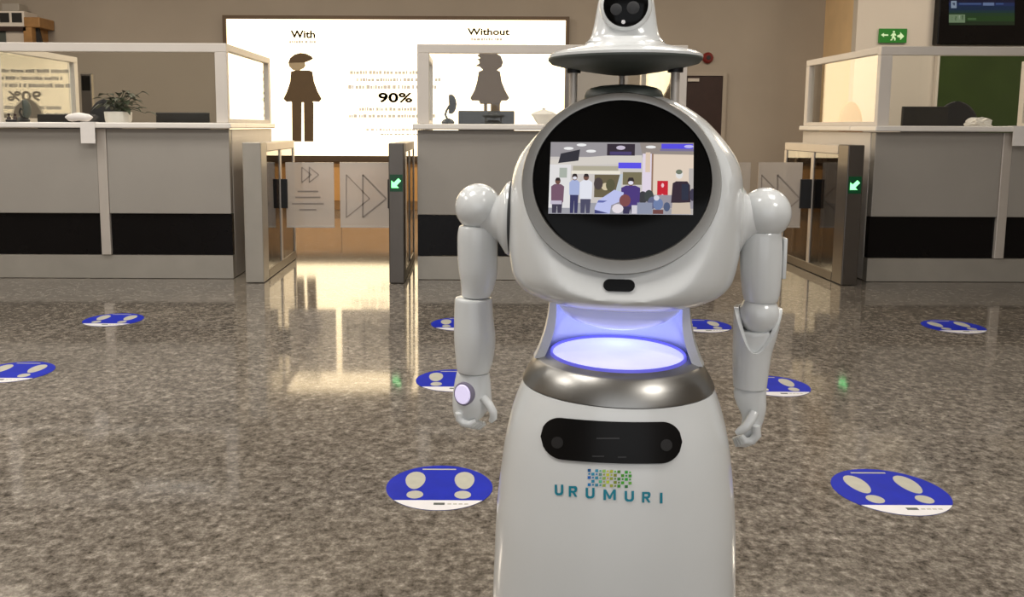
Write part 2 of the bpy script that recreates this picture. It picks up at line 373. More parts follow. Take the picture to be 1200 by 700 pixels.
# exit sign
YE = YR-.1
t = thing('exit_sign', 'green exit sign with running man and arrow on white wall', 'sign', (xx(1047, YE), YE-.02, zz(50, YE, 1047)))
a, b = at(1030, 50, YE-.03), at(1063.5, 33.5, YE-.03)
MB().box((a.x, YE-.03, a.z), (b.x, YE-.001, b.z), .004).build('sign_plate', 'green', t)
YS = YE-.0325
pxpoly([(1032.5, 41), (1036, 38.5), (1036, 40.2), (1041, 40.2), (1041, 42), (1036, 42), (1036, 43.6)], YS).build('arrow_mark', 'signwhite', t)
pxpoly([(1059.5, 42.5), (1055, 37.5), (1055, 40), (1051.5, 41.6), (1051.5, 43.2), (1055, 44.4), (1055, 47)], YS).build('arrow_mark', 'signwhite', t)
pxpoly(ell(1047.6, 37.4, 1.3, 1.3, 10), YS).build('runner_head', 'signwhite', t)
pxpoly([(1046, 39), (1049, 39), (1050.5, 41.5), (1049.3, 42), (1048.6, 41), (1048.2, 43), (1049.8, 45), (1049.2, 47.6), (1048, 47.6), (1048, 45.8), (1046.6, 44.4), (1045.4, 47.4), (1043.4, 47.4), (1043.6, 46.4), (1044.8, 46), (1045.6, 42.4), (1045.4, 41.2), (1044.4, 42.4), (1043.6, 41.8)], YS).build('runner_body', 'signwhite', t)

# black information display above a green panel
t = thing('information_display', 'black hanging information display showing blue and green rows', 'display', (xx(1170, YE), YE-.05, zz(52, YE, 1170)))
YT = YE-.12
pb(1098, -75, 1262, 52, YT, YE-.001, .01).build('casing', 'black', t)
s = MB()
YV = YT-.003
def srect(s, px0, py0, px1, py1, col, Y): 
    P = [at(px0, py1, Y), at(px1, py1, Y), at(px1, py0, Y), at(px0, py0, Y)]; s.add(P, [(0, 1, 2, 3)], col)
rows = [(-60, 0, (14, 16, 34)), (0, 3, (16, 18, 50)), (3, 7, (24, 44, 92)), (7, 12, (14, 42, 74)), (12, 15, (20, 54, 60)), (15, 19, (30, 62, 36)), (19, 25, (32, 66, 26)), (25, 29.5, (24, 44, 22))]
for y0, y1, c in rows: srect(s, 1112, y0, 1189, y1, rgb(*[v*.78 for v in c]), YV)
for (x0, y0, x1, y1, c) in ((1114.5, 1, 1121, 9.5, (150, 165, 185)), (1116.2, 3.2, 1119.2, 6.4, (20, 34, 70)), (1124, 3.5, 1150, 5.5, (70, 92, 140)), (1152, 3, 1165, 6.5, (110, 130, 170)), (1167, 3.5, 1176, 5.5, (60, 84, 136)),
                            (1112, 17, 1131, 26.5, (124, 146, 112)), (1114, 18, 1117, 24, (70, 96, 60)), (1119, 19, 1121, 24, (70, 96, 60)), (1123.5, 18, 1125, 23, (190, 205, 180)), (1127, 18, 1129, 23.5, (70, 96, 60)), (1134, 21, 1144, 23.5, (70, 104, 60))):
    srect(s, x0, y0, x1, y1, rgb(*[v*.8 for v in c]), YV-.001)
s.build('screen_image', 'screen', t)
t = thing('green_panel', 'tall dark green panel on white wall behind right booth', 'panel', (xx(1170, YE), YE-.02, 0))
MB().box((xx(1093, YE), YE-.05, .01), (xx(1262, YE), YE-.001, zz(60, YE, 1170)), .005).build('green_face', 'greenpanel', t)
MB().box((xx(1093, YE)-.03, YE-.06, .01), (xx(1093, YE), YE-.001, zz(60, YE, 1170))).build('edge_trim', 'frame', t)

# ------------------------------------------------------------------ service counters with glass booths
ZT = 1.135                       # worktop top
ZK, ZB = zz(300.5, YC), zz(252, YC)
ZG = zz(52, YC)                  # top of glass
def counter(xl, xr, seps, yb, lab, ext=0):
    gx = xl; xl = xl-ext; cx = (xl+xr)/2
    c = thing('service_counter', lab[0], 'counter', (cx, YC, 0), 'service counters')
    xs = [xl]+[v for s_ in seps for v in (s_-.036, s_+.036)]+[xr]
    MB().box((xl, YC+.012, .004), (xr, YC+.08, ZK-.004)).build('kick_plate', 'steel', c)
    for i in range(0, len(xs), 2):
        MB().box((xs[i], YC+.02, ZK), (xs[i+1], YC+.07, ZB-.003)).build('black_band', 'black', c)
        MB().box((xs[i], YC, ZB), (xs[i+1], YC+.07, ZT-.045), .004).build('front_panel', 'panel', c)
    for s_ in seps: MB().box((s_-.034, YC-.006, ZK), (s_+.034, YC+.07, ZT-.045), .004).build('separator_strip', 'alu', c)
    for x, d in ((xl, 1), (xr, -1)): MB().box((x, YC+.081, .004), (x+d*.05, yb, ZT-.045), .004).build('side_panel', 'frame', c)
    MB().box((xl+.06, YC+.09, .72), (xr-.06, YC+.75, .75)).build('inner_desk', 'worktop', c)
    w = MB().box((xl-.03, YC-.06, ZT-.04), (xr+.03, YC+.36, ZT), .008)
    w.box((xl-.03, YC+.361, ZT-.04), (gx+.07, yb+.02, ZT), .008).box((xr-.07, YC+.361, ZT-.04), (xr+.03, yb+.02, ZT), .008)
    tag(w.build('worktop', 'worktop'), lab[1], 'worktop', 'white counter worktops')
    g = thing('glass_screen', lab[2], 'glass screen', (cx, YC+.1, ZT), 'glass booth screens')
    xl = gx; fw, bar, y0, y1 = .085, .062, YC-.005, YC+.045
    for x, d in ((xl, 1), (xr, -1)):
        MB().box((x, y0, ZT+.001), (x+d*fw, y1, ZG-bar), .004).build('front_post', 'frame', g)
        MB().box((x, yb-.07, ZT+.001), (x+d*.05, yb, ZG-.05), .004).build('rear_post', 'frame', g)
        MB().box((x, y1, ZG-.05), (x+d*.05, yb, ZG), .004).build('side_rail', 'frame', g)
        MB().box((x, y1, ZT+.001), (x+d*.05, yb-.07, ZT+.03), .004).build('sill', 'frame', g)
        MB().box((x+d*.021, y1, ZT+.03), (x+d*.029, yb-.07, ZG-.05)).build('side_pane', 'glass', g)
    MB().box((xl, y0, ZG-bar), (xr, y1, ZG), .004).build('top_rail', 'frame', g)
    MB().box((xl+fw, YC+.016, ZT+.002), (xr-fw, YC+.024, ZG-bar)).build('front_pane', 'glass', g)
LX0, LX1 = xx(-12, YC), xx(268, YC)
MX0, MX1 = xx(489, YC), xx(803, YC)
RX0, RX1 = xx(1027, YC), xx(1340, YC)
counter(LX0, LX1, [xx(121.5, YC, 220)], 7.48, ('grey counter with black band below the potted plant', 'white worktop carrying the potted plant', 'white framed glass screen around the potted plant'), ext=.30)
counter(MX0, MX1, [(MX0+MX1)/2+.25], 7.6, ('grey counter with black band in front of the billboard', 'white worktop in front of the backlit billboard', 'white framed glass screen in front of the backlit billboard'))
counter(RX0, RX1, [xx(1175, YC, 240)], 7.5, ('grey counter with black band beneath the exit sign', 'white worktop below the green panel', 'white framed glass screen beneath the exit sign'))

# ------------------------------------------------------------------ gate cabinets and glass leaves
def gate(x0, x1, yf, yb, led, mcol, lab):
    g = thing('gate_cabinet', lab, 'turnstile', ((x0+x1)/2, (yf+yb)/2, 0), 'steel gate cabinets')
    MB().box((x0, yf, .003), (x1, yf+.17, 1.0), .006).build('end_column', mcol, g)
    MB().box((x0, yf+.172, .93), (x1, yb, .995), .006).build('top_rail', 'alu', g)
    MB().box((x0, yf+.172, .003), (x1, yb, .07), .004).build('base_plinth', 'steel_dark', g)
    ym = yf+.60
    for ya in (ym, yb-.05):
        for xa in (x0, x1-.02): MB().box((xa, ya, .07), (xa+.02, ya+.05, .93)).build('post', 'alu', g)
    for ya, yz in ((yf+.172, ym), (ym+.05, yb-.05)):
        for xa in (x0+.006, x1-.012): MB().box((xa, ya, .07), (xa+.006, yz, .93)).build('side_glass', 'smoke', g)
    MB().box((x0+.03, yf+.25, .071), (x1-.03, yf+.42, .55)).build('drive_box', 'dark', g)
    MB().box((x0+.035, ym+.02, .071), (x1-.035, ym+.04, .85)).build('hinge_post', 'steel_dark', g)
    if led:
        cx, z0 = (x0+x1)/2, zz(215, yf)
        d = MB().box((cx-.045, yf-.004, z0-.06), (cx+.045, yf-.0005, z0+.06)).build('arrow_display', 'arrow_glow', g)
        S = .034; A = lambda u, v: Vector((cx+u*S, yf-.006, z0+v*S))
        MB().prism([A(-1, -1), (A(.55, -1)), A(.1, -.5), A(1, .45), A(.45, 1), A(-.5, .1), A(-1, .55)], (0, 0, 0), (0, .0015, 0)).build('arrow', 'arrow', d)
YF = 6.0
GL = (xx(283, YF), xx(305, YF)); GM = (xx(455, YF), xx(473, YF)); GH = (MX1+.05, MX1+.16); GR = (xx(996, YF), xx(1015, YF))
gate(*GL, YF, 7.15, False, 'steel', 'light steel gate cabinet without arrow, beside the plant counter')
gate(*GM, YF, 7.15, True, 'steel_dark', 'dark steel gate cabinet with green arrow, left of billboard counter')
gate(*GH, YF, 7.15, False, 'steel_dark', 'dark steel gate cabinet behind the robot, beside billboard counter')
gate(*GR, YF, 7.22, True, 'steel_dark', 'dark steel gate cabinet with green arrow beneath the exit sign')
YL = 6.62
def leaf(px0, px1, lab, text, xc):
    a, b = at(px0, 265, YL), at(px1, 190.5, YL)
    g = thing('gate_leaf', lab, 'glass gate', ((a.x+b.x)/2, YL, a.z), 'frosted gate leaves')
    MB().box((a.x, YL, a.z), (b.x, YL+.012, b.z)).build('glass_sheet', 'frost', g)
    MB().box((a.x, YL-.004, a.z-.012), (b.x, YL+.016, a.z-.0005)).build('edge_strip', 'alu', g)
    def stroke(p, q, w, Y=YL-.002):
        p, q = at(*p, Y), at(*q, Y); d = (q-p).normalized(); nn = Vector((-d.z, 0, d.x))*w
        MB().prism([p-nn, q-nn, q+nn, p+nn], (0, 0, 0), (0, .0015, 0)).build('printed_line', 'print', g)
    w = px1-px0
    e = b.x-.012 if xc > b.x else a.x+.012
    MB().box((min(e, xc), YL-.012, a.z+.14), (max(e, xc), YL+.024, b.z-.13), .003).build('hinge_clamp', 'dark', g)
    if text:
        for i, (y, l) in enumerate(((224.5, .22), (231.5, .27), (239, .34), (246, .18))): stroke((px0+w*.45-w*l, y), (px0+w*.45+w*l, y), .006)
        for k in range(2):
            x = px0+w*(.32+.16*k); tri = [(x, 196), (x+w*.2, 205), (x, 214)]
            for i in range(3): stroke(tri[i], tri[(i+1) % 3], .004)
    else:
        for k in range(2):
            x = px0+w*(.12+.34*k); tri = [(x, 205), (x+w*.48, 233), (x, 255)]
            for i in range(3): stroke(tri[i], tri[(i+1) % 3], .006 if k else .004)
leaf(336, 391, 'frosted gate leaf printed with lines of small text', True, GL[1]-.002)
leaf(399, 456, 'frosted gate leaf with printed arrows beside the dark arrow cabinet', False, GM[0]+.002)
leaf(808, 880, 'frosted gate leaf behind the robot torso', True, GH[1]-.002)
leaf(886, 941, 'frosted gate leaf with printed arrows beside the exit-sign cabinet', False, GR[0]+.002)

# ------------------------------------------------------------------ things on and behind the counters
def monitor(px0, px1, pytop, Y, lab):
    a = at(px0, 150, Y); b = at(px1, pytop, Y); zb = .80
    t = thing('computer_monitor', lab, 'monitor', ((a.x+b.x)/2, Y+.05, .75))
    cx = (a.x+b.x)/2
    MB().box((a.x, Y, b.z-.30), (b.x, Y+.03, b.z), .006).build('display_housing', 'dark', t)
    MB().box((a.x+.012, Y+.0301, b.z-.288), (b.x-.012, Y+.032, b.z-.012)).build('display_face', 'gloss_black', t)
    MB().box((cx-.03, Y+.004, .765), (cx+.03, Y+.026, b.z-.299)).build('neck', 'dark', t)
    MB().box((cx-.12, Y-.06, .7505), (cx+.12, Y+.1, .766), .004).build('foot', 'dark', t)
Yi = YC+.47
monitor(183, 245, 132, Yi, 'black monitor on the right of the potted plant')
monitor(44, 95, 134, YC+.40, 'black monitor beside the grey webcam')
monitor(537, 603, 130, Yi, 'black monitor below the bare-faced poster figure')
monitor(1057, 1112, 125, Yi, 'black monitor beside the crumpled white paper')
# potted plant
Yp = YC+.2
p = at(139, 143, Yp); 
t = thing('potted_plant', 'leafy dark green plant in a white pot on worktop', 'plant', (p.x, Yp, ZT))
MB().lathe([(.088, 0), (.094, .02), (.098, .075), (.093, .078), (.088, .066), (.02, .064)], (p.x, Yp, ZT+.001), 24).build('pot', 'paper', t, smooth=True)
rr = random.Random(3)
def leaflet(o, d, L, w, droop):
    side = d.cross(Vector((0, 0, 1))).normalized(); P = []; n = 5
    cs = [o + d*L*k/n + Vector((0, 0, -droop*(k/n)**2)) for k in range(n+1)]; ww = [.15, .8, 1, .8, .45, .03]
    vs = [c+side*w*q*s_ + (Vector((0, 0, .25*w*q)) if s_ else Vector((0, 0, 0))) for c, q in zip(cs, ww) for s_ in (-1, 0, 1)]
    return vs, [f for k in range(n) for f in ((k*3, k*3+1, k*3+4, k*3+3), (k*3+1, k*3+2, k*3+5, k*3+4))]
for k in range(44):
    a = rr.uniform(0, 6.283); h_ = rr.uniform(.08, .20); b0 = Vector((p.x+.01, Yp, ZT+.07))
    out = rr.uniform(.03, .12); base = b0+Vector((math.cos(a)*out, math.sin(a)*out*.8, h_-.05))
    if k < 4: base = b0+Vector((.12+.02*k, -.03+.02*k, [.06, .03, .15, .0][k])); a = rr.uniform(-.5, .5)
    st = MB().tube([b0+Vector((math.cos(a)*.02, math.sin(a)*.02, 0)), (b0+base)/2+Vector((0, 0, .03)), base], [.004, .003, .002], 6)
    vs, fs = leaflet(base, Vector((math.cos(a), math.sin(a), rr.uniform(.0, .5))).normalized(), rr.uniform(.06, .10), rr.uniform(.022, .036), rr.uniform(.02, .06))
    lf = MB().add(vs, fs).build('leaf', 'leaf', t, smooth=True); st.build('leaf_stem', 'leaf', lf)
# chairs behind the counters
def chair(x, y, zb, zt, w, m, lab, rot=0):
    t = thing('office_chair', lab, 'chair', (x, y, 0), 'staff chairs behind the counters')
    R = []
    for i in range(17):
        u = 1-(1-i/16)**1.6; z = zb+(zt-zb)*u; ww = w/2*math.sqrt(max(.01, 1-max(0, (u-.5)/.5)**3)); th = .035*(1-.6*u**4)
        R.append([Vector((x+ww*math.cos(a)*abs(math.cos(a))**-.4 if abs(math.cos(a)) > 1e-3 else x, y+.28+th*math.sin(a)+.05*u, z)) for a in [2*math.pi*k/20 for k in range(20)]])
    MB().rings(R).build('backrest', m, t, smooth=True)
    MB().lathe([(.05, .47), (w*.5, .475), (w*.54, .50), (w*.52, .54), (.05, .55)], (x, y+.02, 0), 24).build('seat', m, t, smooth=True)
    MB().box((x-.03, y+.24, .46), (x+.03, y+.27, zb+.1), .005).build('back_support', 'dark', t)
    MB().lathe([(.028, .10), (.028, .3), (.02, .3), (.02, .47)], (x, y, 0), 14).build('gas_column', 'steel', t)
    for k in range(5):
        a = k*2*math.pi/5+.3; e = Vector((x+.28*math.cos(a), y+.28*math.sin(a), .075))
        f = MB().tube([(x, y, .12), e], [.022, .014], 8).build('foot', 'dark', t)
        MB().sphere((e.x, e.y, .029), .028, 12, 8).build('castor', 'dark', f)
chair(xx(119, 7.2), 6.95, .62, zz(118, 7.2), .30, 'fabric', 'charcoal office chair behind the potted plant')
chair(xx(1134, 7.1), 6.95, .62, zz(116, 7.2), .40, 'fabric', 'charcoal office chair in front of the green panel')
chair(xx(998, 8.6), 8.32, .7, zz(117, 8.6), .25, 'tanfabric', 'tan round-backed office chair behind the exit-sign booth')
# tall dark kiosk seen through the plant booth
t = thing('standing_kiosk', 'tall narrow dark kiosk behind the plant counter', 'kiosk', (xx(103, 9.2), 9.2, 0))
MB().box((xx(97, 9.2), 9.2, .02), (xx(109.5, 9.2), 9.26, zz(88, 9.2)), .008).build('pillar_body', 'steel_dark', t)
MB().box((xx(98.5, 9.2), 9.196, zz(108, 9.2)), (xx(108, 9.2), 9.1995, zz(91, 9.2))).build('display_face', 'gloss_black', t)
MB().box((xx(92, 9.2), 9.1, .003), (xx(114, 9.2), 9.36, .02), .004).build('base_plate', 'steel_dark', t)
# folded white cloth and notice hanging from left worktop
pc = at(96, 143, YC+.02)
mb = MB()
R = []
for i in range(9):
    u = i/8*2-1; r_ = math.sqrt(max(.02, 1-u**4))
    R.append([Vector((pc.x+u*.098, YC-.024+.028*r_*math.cos(a), ZT+.036+.029*r_*math.sin(a)*(1+.15*math.sin(5*u+a)))) for a in [2*math.pi*k/16 for k in range(16)]])
tag(mb.rings(R).build('folded_cloth', 'paper', None, smooth=True), 'rolled white cloth lying on worktop left of the plant', 'cloth')
def notice(px0, px1, py1, lab):
    a = at(px0, py1, YC-.065); b = at(px1, 149, YC-.065)
    mb = MB().box((a.x, YC-.066, a.z), (b.x, YC-.0625, ZT+.003)).box((a.x, YC-.0625, ZT+.001), (b.x, YC+.0, ZT+.0035))
    tag(mb.build('paper_notice', 'paper'), lab, 'notice', 'paper notices on worktop edges')
notice(95, 111, 168, 'small white paper notice hanging below the rolled cloth')
notice(1186, 1204, 171, 'small white paper notice hanging from the worktop below the green panel')
# webcams: base, bent arm, rounded head
def webcam(px, Y, ztop, m, lab):
    p = at(px, 146, Y); x = p.x
    t = thing('desk_webcam', lab, 'webcam', (x, Y, ZT))
    MB().lathe([(.045, 0), (.05, .012), (.035, .03), (.012, .04)], (x, Y, ZT+.001), 20).build('base', 'dark', t, smooth=True)
    MB().tube([(x-.005, Y, ZT+.035), (x-.02, Y, ZT+.07), (x-.01, Y, ZT+.1), (x+.01, Y, ztop-.08)], .008, 8).build('arm', 'dark', t, smooth=True)
    R = []
    for i in range(9):
        a = -1.2+2.4*i/8; rr_ = .028*math.sqrt(max(.03, 1-(abs(i-4)/4)**3)); c = Vector((x+.045*math.cos(a)-.01, Y, ztop-.07+.07*math.sin(a)))
        d = Vector((math.cos(a), 0, math.sin(a)))
        R.append([c+d*math.cos(b)*rr_+Vector((0, 1, 0))*math.sin(b)*rr_*1.2 for b in [2*math.pi*k/14 for k in range(14)]])
    MB().rings(R).build('head', m, t, smooth=True)
webcam(525, YC+.2, zz(111, YC+.2), 'dark', 'small black desk webcam on the billboard counter')
webcam(27, YC+.1, zz(119, YC+.1), 'rubber', 'grey desk webcam on the plant counter')
p = at(637, 143, YC+.2)
tag(MB().lathe([(.045, 0), (.05, .008), (.07, .035), (.083, .06), (.09, .064), (.094, .074), (.07, .09), (.03, .102), (.012, .108), (.012, .118), (.002, .122)], (p.x, Yp, ZT+.001), 28).build('lidded_bowl', 'paper', None, smooth=True),
    'white lidded bowl on the billboard counter behind the robot', 'bowl')
p = at(15, 146, YC-.035)
t = thing('desk_stamp_set', 'small brown and black stamp set on the plant counter', 'stamp', (p.x, p.y, ZT))
MB().box((p.x-.04, p.y-.022, ZT+.001), (p.x+.04, p.y+.022, ZT+.018), .004).build('tray', 'dark', t)
for dx in (-.025, .02): MB().lathe([(.014, .018), (.014, .03), (.006, .04), (.011, .055), (.003, .062)], (p.x+dx, p.y, ZT+.001), 12).build('stamp', 'door', t, smooth=True)
# crumpled paper on the right worktop
p = at(1147, 145, YC+.12); bm = bmesh.new(); bmesh.ops.create_icosphere(bm, subdivisions=3, radius=1)
r3 = random.Random(5); vs = []
for v in bm.verts:
    k = .72+.4*r3.random(); vs.append((p.x+v.co.x*.1*k, YC+.12+v.co.y*.06*k, ZT+.001+max(0, v.co.z*.05*k+.015)))
bm.verts.index_update()
tag(MB().add(vs, [tuple(v.index for v in f.verts) for f in bm.faces]).build('crumpled_paper', 'paper'), 'crumpled white paper on worktop in front of the green panel', 'paper'); bm.free()

# ------------------------------------------------------------------ floor stickers
def sticker(px, py, r, lab):
    g = ground(px, py)
    t = thing('floor_sticker', lab, 'floor sticker', (g.x, g.y, 0), 'blue footprint floor stickers')
    def flat(pts, z, h=.0006): return MB().prism([(g.x+r*x, g.y+r*y, z) for x, y in pts], (0, 0, 0), (0, 0, h))
    flat(ell(0, 0, 1, 1, 56), .0004, .001).build('blue_disc', 'blue', t)
    c = -.60; a0 = math.degrees(math.asin(-c))
    flat([(math.cos(math.radians(a)), -math.sin(math.radians(a))) for a in [a0+(180-2*a0)*k/23 for k in range(24)]], .0015).build('white_segment', 'vinyl', t)
    for s_ in (-1, 1):
        cx = s_*.47
        flat([(cx+s_*.0+.19*math.cos(a)*(1+.12*math.sin(a)), .28+.40*math.sin(a)) for a in [2*math.pi*k/20 for k in range(20)]], .0015).build('footprint_sole', 'footgrey', t)
        flat([(cx-s_*.03+.155*math.cos(a), -.36+.17*math.sin(a)) for a in [2*math.pi*k/16 for k in range(16)]], .0015).build('footprint_heel', 'footgrey', t)
    flat([(-.36, .78), (.3, .78), (.3, .83), (-.36, .83)], .0015).build('thin_line', 'footgrey', t)
    flat([(-.08, -.79), (.12, -.79), (.12, -.71), (-.08, -.71)], .0022).build('dark_mark', 'rubber', t)
    for k in range(4): flat([(.17+.1*k, -.77), (.24+.1*k, -.77), (.24+.1*k, -.735), (.17+.1*k, -.735)], .0022).build('small_mark', 'footgrey', t)
SL = [(515, 571, .166, 'blue footprint floor sticker under the edge of the robot base'),
      (1043, 576, .170, 'large blue footprint floor sticker on open floor beside the robot'),
      (531, 446, .165, 'blue footprint floor sticker beside the robot hand with lilac button'),
      (907, 452.5, .150, 'blue footprint floor sticker beside the plain robot forearm'),
      (17, 436, .168, 'blue footprint floor sticker in front of the plant counter, farther from it'),
      (133, 375, .166, 'blue footprint floor sticker just in front of the plant counter'),
      (538, 380, .160, 'blue footprint floor sticker nearest the billboard counter, behind forearm with lilac button'),
      (823, 382, .160, 'blue footprint floor sticker between robot waist and plain forearm'),
      (1117, 383, .164, 'blue footprint floor sticker just in front of the exit-sign counter')]
for a in SL: sticker(*a)

# ------------------------------------------------------------------ the robot (local: front = -Y, base at z=0)
RY = 1.65
RXp = at(723.5, 420, RY)
RTH = -math.atan2(RXp.x, RY)
RB = Matrix.Translation((RXp.x, RY, 0)) @ Matrix.Rotation(RTH, 4, 'Z'); RBI = RB.inverted()
robot = thing('service_robot', 'white humanoid service robot with round black face screen and glowing waist', 'robot', (0, 0, 0))
robot.matrix_world = RB
RO = RBI @ Vector((0, 0, H))
def rdir(px, py): return (RBI.to_3x3() @ ray(px, py))
def rl(px, py, yl=0.0):
    d = rdir(px, py); return RO + d*((yl-RO.y)/d.y)
def rp(mb, name, m, parent=robot, smooth=True, angle=40): return mb.build(name, m, parent, smooth=smooth, local=True, angle=angle)
def interp(tab, z):
    if z <= tab[0][0]: return tab[0][1]
    for (a, b), (c, d) in zip(tab, tab[1:]):
        if z <= c: return b+(d-b)*(z-a)/(c-a)
    return tab[-1][1]
def smoothtab(tab, n):
    """Catmull-Rom resample of (z, value) rows"""
    out = []
    for i in range(len(tab)-1):
        p0, p1, p2, p3 = tab[max(i-1, 0)], tab[i], tab[i+1], tab[min(i+2, len(tab)-1)]
        for k in range(n):
            u = k/n; out.append(tuple(.5*((2*b)+(-a+c)*u+(2*a-5*b+4*c-d)*u*u+(-a+3*b-3*c+d)*u**3) for a, b, c, d in zip(p0, p1, p2, p3)))
    return out+[tuple(tab[-1])]
def sect(z, cx, ax, af, ab, n=64, e=2.0, cy=0):
    P = []
    for k in range(n):
        t = 2*math.pi*k/n; c, s_ = math.cos(t), math.sin(t)
        x = math.copysign(abs(c)**(2/e), c)*ax; y = math.copysign(abs(s_)**(2/e), s_)
        P.append(Vector((cx+x, cy+y*(ab if y > 0 else af), z)))
    return P
# --- base body
BR = .90
def rowz(py, hw): p = rl(722, py); return (p.z, hw*1.655/1000)
base_rows = [(.035, .205), (.05, .226), (.09, .237), (.16, .243)]+sorted([rowz(y, h) for y, h in ((700, 147), (680, 146.5), (655, 145.5), (625, 144.5), (597, 143), (570, 140.5), (545, 137.5), (520, 134), (500, 130), (482, 125.5), (464, 119.5), (447, 113))])
brs = smoothtab(base_rows, 3)
def base_r(z): return interp(brs, z)
rp(MB().rings([sect(z, 0, r, r*BR, r*BR, 72) for z, r in brs]), 'lower_body', 'white')
rp(MB().rings([sect(z, 0, r, r*BR, r*BR, 56) for z, r in ((.004, .19), (.034, .2))]), 'wheel_base', 'dark')
zd = rl(720, 413).z
zb1, zb0 = base_rows[-1][0], rl(722, 419).z
def band(z): return .1135*1.655+( .098-.1135)*1.655*((z-zb1)/(zb0-zb1))
rp(MB().rings([sect(zb1, 0, band(zb1)-.004, (band(zb1)-.004)*BR, .15)]+[sect(z, 0, band(z)+d, (band(z)+d)*BR, (band(z)+d)*BR, 64) for z, d in ((zb1+.002, .001), (zb1+.006, .002), ((zb0+zb1)/2, .0025), (zb0-.004, .001), (zb0, -.003))], caps=False).rings([sect(zb0, 0, band(zb0)-.003, (band(zb0)-.003)*BR, (band(zb0)-.003)*BR), sect(zb0+.003, 0, .148, .138, .138), sect(zd-.003, 0, .1345, .1338, .1338)], caps=False), 'silver_band', 'silver')
# surface hit for panel and lettering on the lower body
def bhit(px, py, off=.001):
    d = rdir(px, py); lo, hi = None, None; tprev = None
    f = lambda P: (P.x/(base_r(P.z)+off))**2+(P.y/((base_r(P.z)+off)*BR))**2-1
    t0 = (-.28-RO.y)/d.y; t1 = (0-RO.y)/d.y
    for i in range(60):
        m_ = (t0+t1)/2
        if f(RO+d*m_) > 0: t0 = m_
        else: t1 = m_
    return RO+d*t1
def px_patch(x0, x1, top, bot, cols, rows, off):
    mb = MB(); G = []
    for i in range(cols+1):
        x = x0+(x1-x0)*i/cols; a, b = top(x), bot(x)
        G.append([bhit(x, a+(b-a)*j/rows, off) for j in range(rows+1)])
    n = rows+1
    return mb.add([p for c in G for p in c], [(i*n+j, i*n+j+1, (i+1)*n+j+1, (i+1)*n+j) for i in range(cols) for j in range(rows)])
def slot(xl, xr, tl, tr, bl, br_, sag):
    def mid(x): u = (x-xl)/(xr-xl); return ((tl+bl)/2*(1-u)+(tr+br_)/2*u)+sag*4*u*(1-u)
    def hh(x):
        R = (bl-tl)/2; d = min(x-xl, xr-x); return R*(1 if d >= R else math.sqrt(max(0.0004, 1-(1-d/R)**2)))
    return (lambda x: mid(x)-hh(x)), (lambda x: mid(x)+hh(x))
tp, bt = slot(633.5, 799.5, 487, 493.5, 536, 542.5, 4.0)
pan = rp(px_patch(633.5, 799.5, tp, bt, 60, 8, .004), 'sensor_panel', 'panel_black')
for x0, x1, y, h in ((699, 726, 514, 1.6), (694, 708, 535, 1.4), (724, 734, 536, 1.4)):
    rp(px_patch(x0, x1, lambda x: y-h/2, lambda x: y+h/2, 6, 1, .0052), 'reflection_dash', 'seam', pan)  # dashes painted where the panel shows faint reflections
for cx, cy in ((653, 519), (781, 522)):
    mb = MB(); c = bhit(cx, cy, .0053); ringp = [bhit(cx+7*math.cos(2*math.pi*k/20), cy+7*math.sin(2*math.pi*k/20), .0053) for k in range(20)]
    rp(mb.add([c]+ringp, [(0, k+1, (k+1) % 20+1) for k in range(20)]), 'sensor_eye', 'dark', pan)
# lettering and mosaic emblem
K_ = .27
GLY = {'I': [[(0, 0), (1, 0), (1, 1), (0, 1)]],
       'U': [[(0, .25), (K_, .3), (K_, 1), (0, 1)], [(1-K_, .3), (1, .25), (1, 1), (1-K_, 1)], [(.28, 0), (.72, 0), (.9, .09), (1, .25), (1-K_, .3), (.62, .2), (.38, .2), (K_, .3), (0, .25), (.1, .09)]],
       'R': [[(0, 0), (K_, 0), (K_, 1), (0, 1)], [(K_, .8), (.62, .8), (.8, 1), (K_, 1)], [(.62, .8), (.7, .72), (1, .82), (.92, .95), (.8, 1)], [(.7, .72), (.68, .62), (.95, .58), (1, .7), (1, .82)], [(.68, .62), (.6, .57), (K_, .57), (K_, .38), (.7, .38), (.9, .47), (.95, .58)], [(.4, .4), (.72, 0), (1, 0), (.68, .42)]],
       'M': [[(0, 0), (.2, 0), (.2, 1), (0, 1)], [(.8, 0), (1, 0), (1, 1), (.8, 1)], [(.2, 1), (.2, .66), (.42, .12), (.5, .12), (.5, .4)], [(.8, 1), (.5, .4), (.5, .12), (.58, .12), (.8, .66)]]}
for ch, cx, w in zip('URUMURI', (655.0, 671.5, 691.5, 714.5, 737.5, 757.5, 775.0), (10, 10, 10.5, 14.5, 11, 10, 3.0)):
    cy = 574.5+(cx-655)*9.5/120+1.0*math.sin((cx-655)/120*math.pi); mb = MB()
    for g in GLY[ch]: mb.add([bhit(cx+(u-.5)*w, cy-(v-.5)*12.5, .0012) for u, v in g], [tuple(range(len(g)))])
    rp(mb, 'letter', 'teal', smooth=False)
mb = MB(); r4 = random.Random(2); NC, NR = 12, 5
ramp = [(40, 110, 170), (40, 130, 180), (60, 150, 180), (90, 160, 130), (150, 175, 70), (190, 180, 50), (150, 170, 40), (110, 165, 40), (70, 150, 40), (90, 170, 30), (60, 140, 50), (80, 160, 40)]
for i in range(NC):
    for j in range(NR):
        if (i+j) % 2 and r4.random() < .35: continue
        x = 688.5+i*4.35; y = 549.5+j*4.2+i*.22; k = .42 if (i+j) % 2 == 0 else .25
        q = [bhit(x+dx*4.3*k+2, y+dy*4.2*k+2, .0012) for dx, dy in ((-1, -.9), (1, -1), (1, .9), (-1, 1))]
        c = [max(0, min(255, v+r4.randint(-25, 25))) for v in ramp[i]]
        mb.add(q, [(0, 1, 2, 3)], rgb(*c))
rp(mb, 'mosaic_emblem', 'vcol', smooth=False)['kind'] = 'stuff'
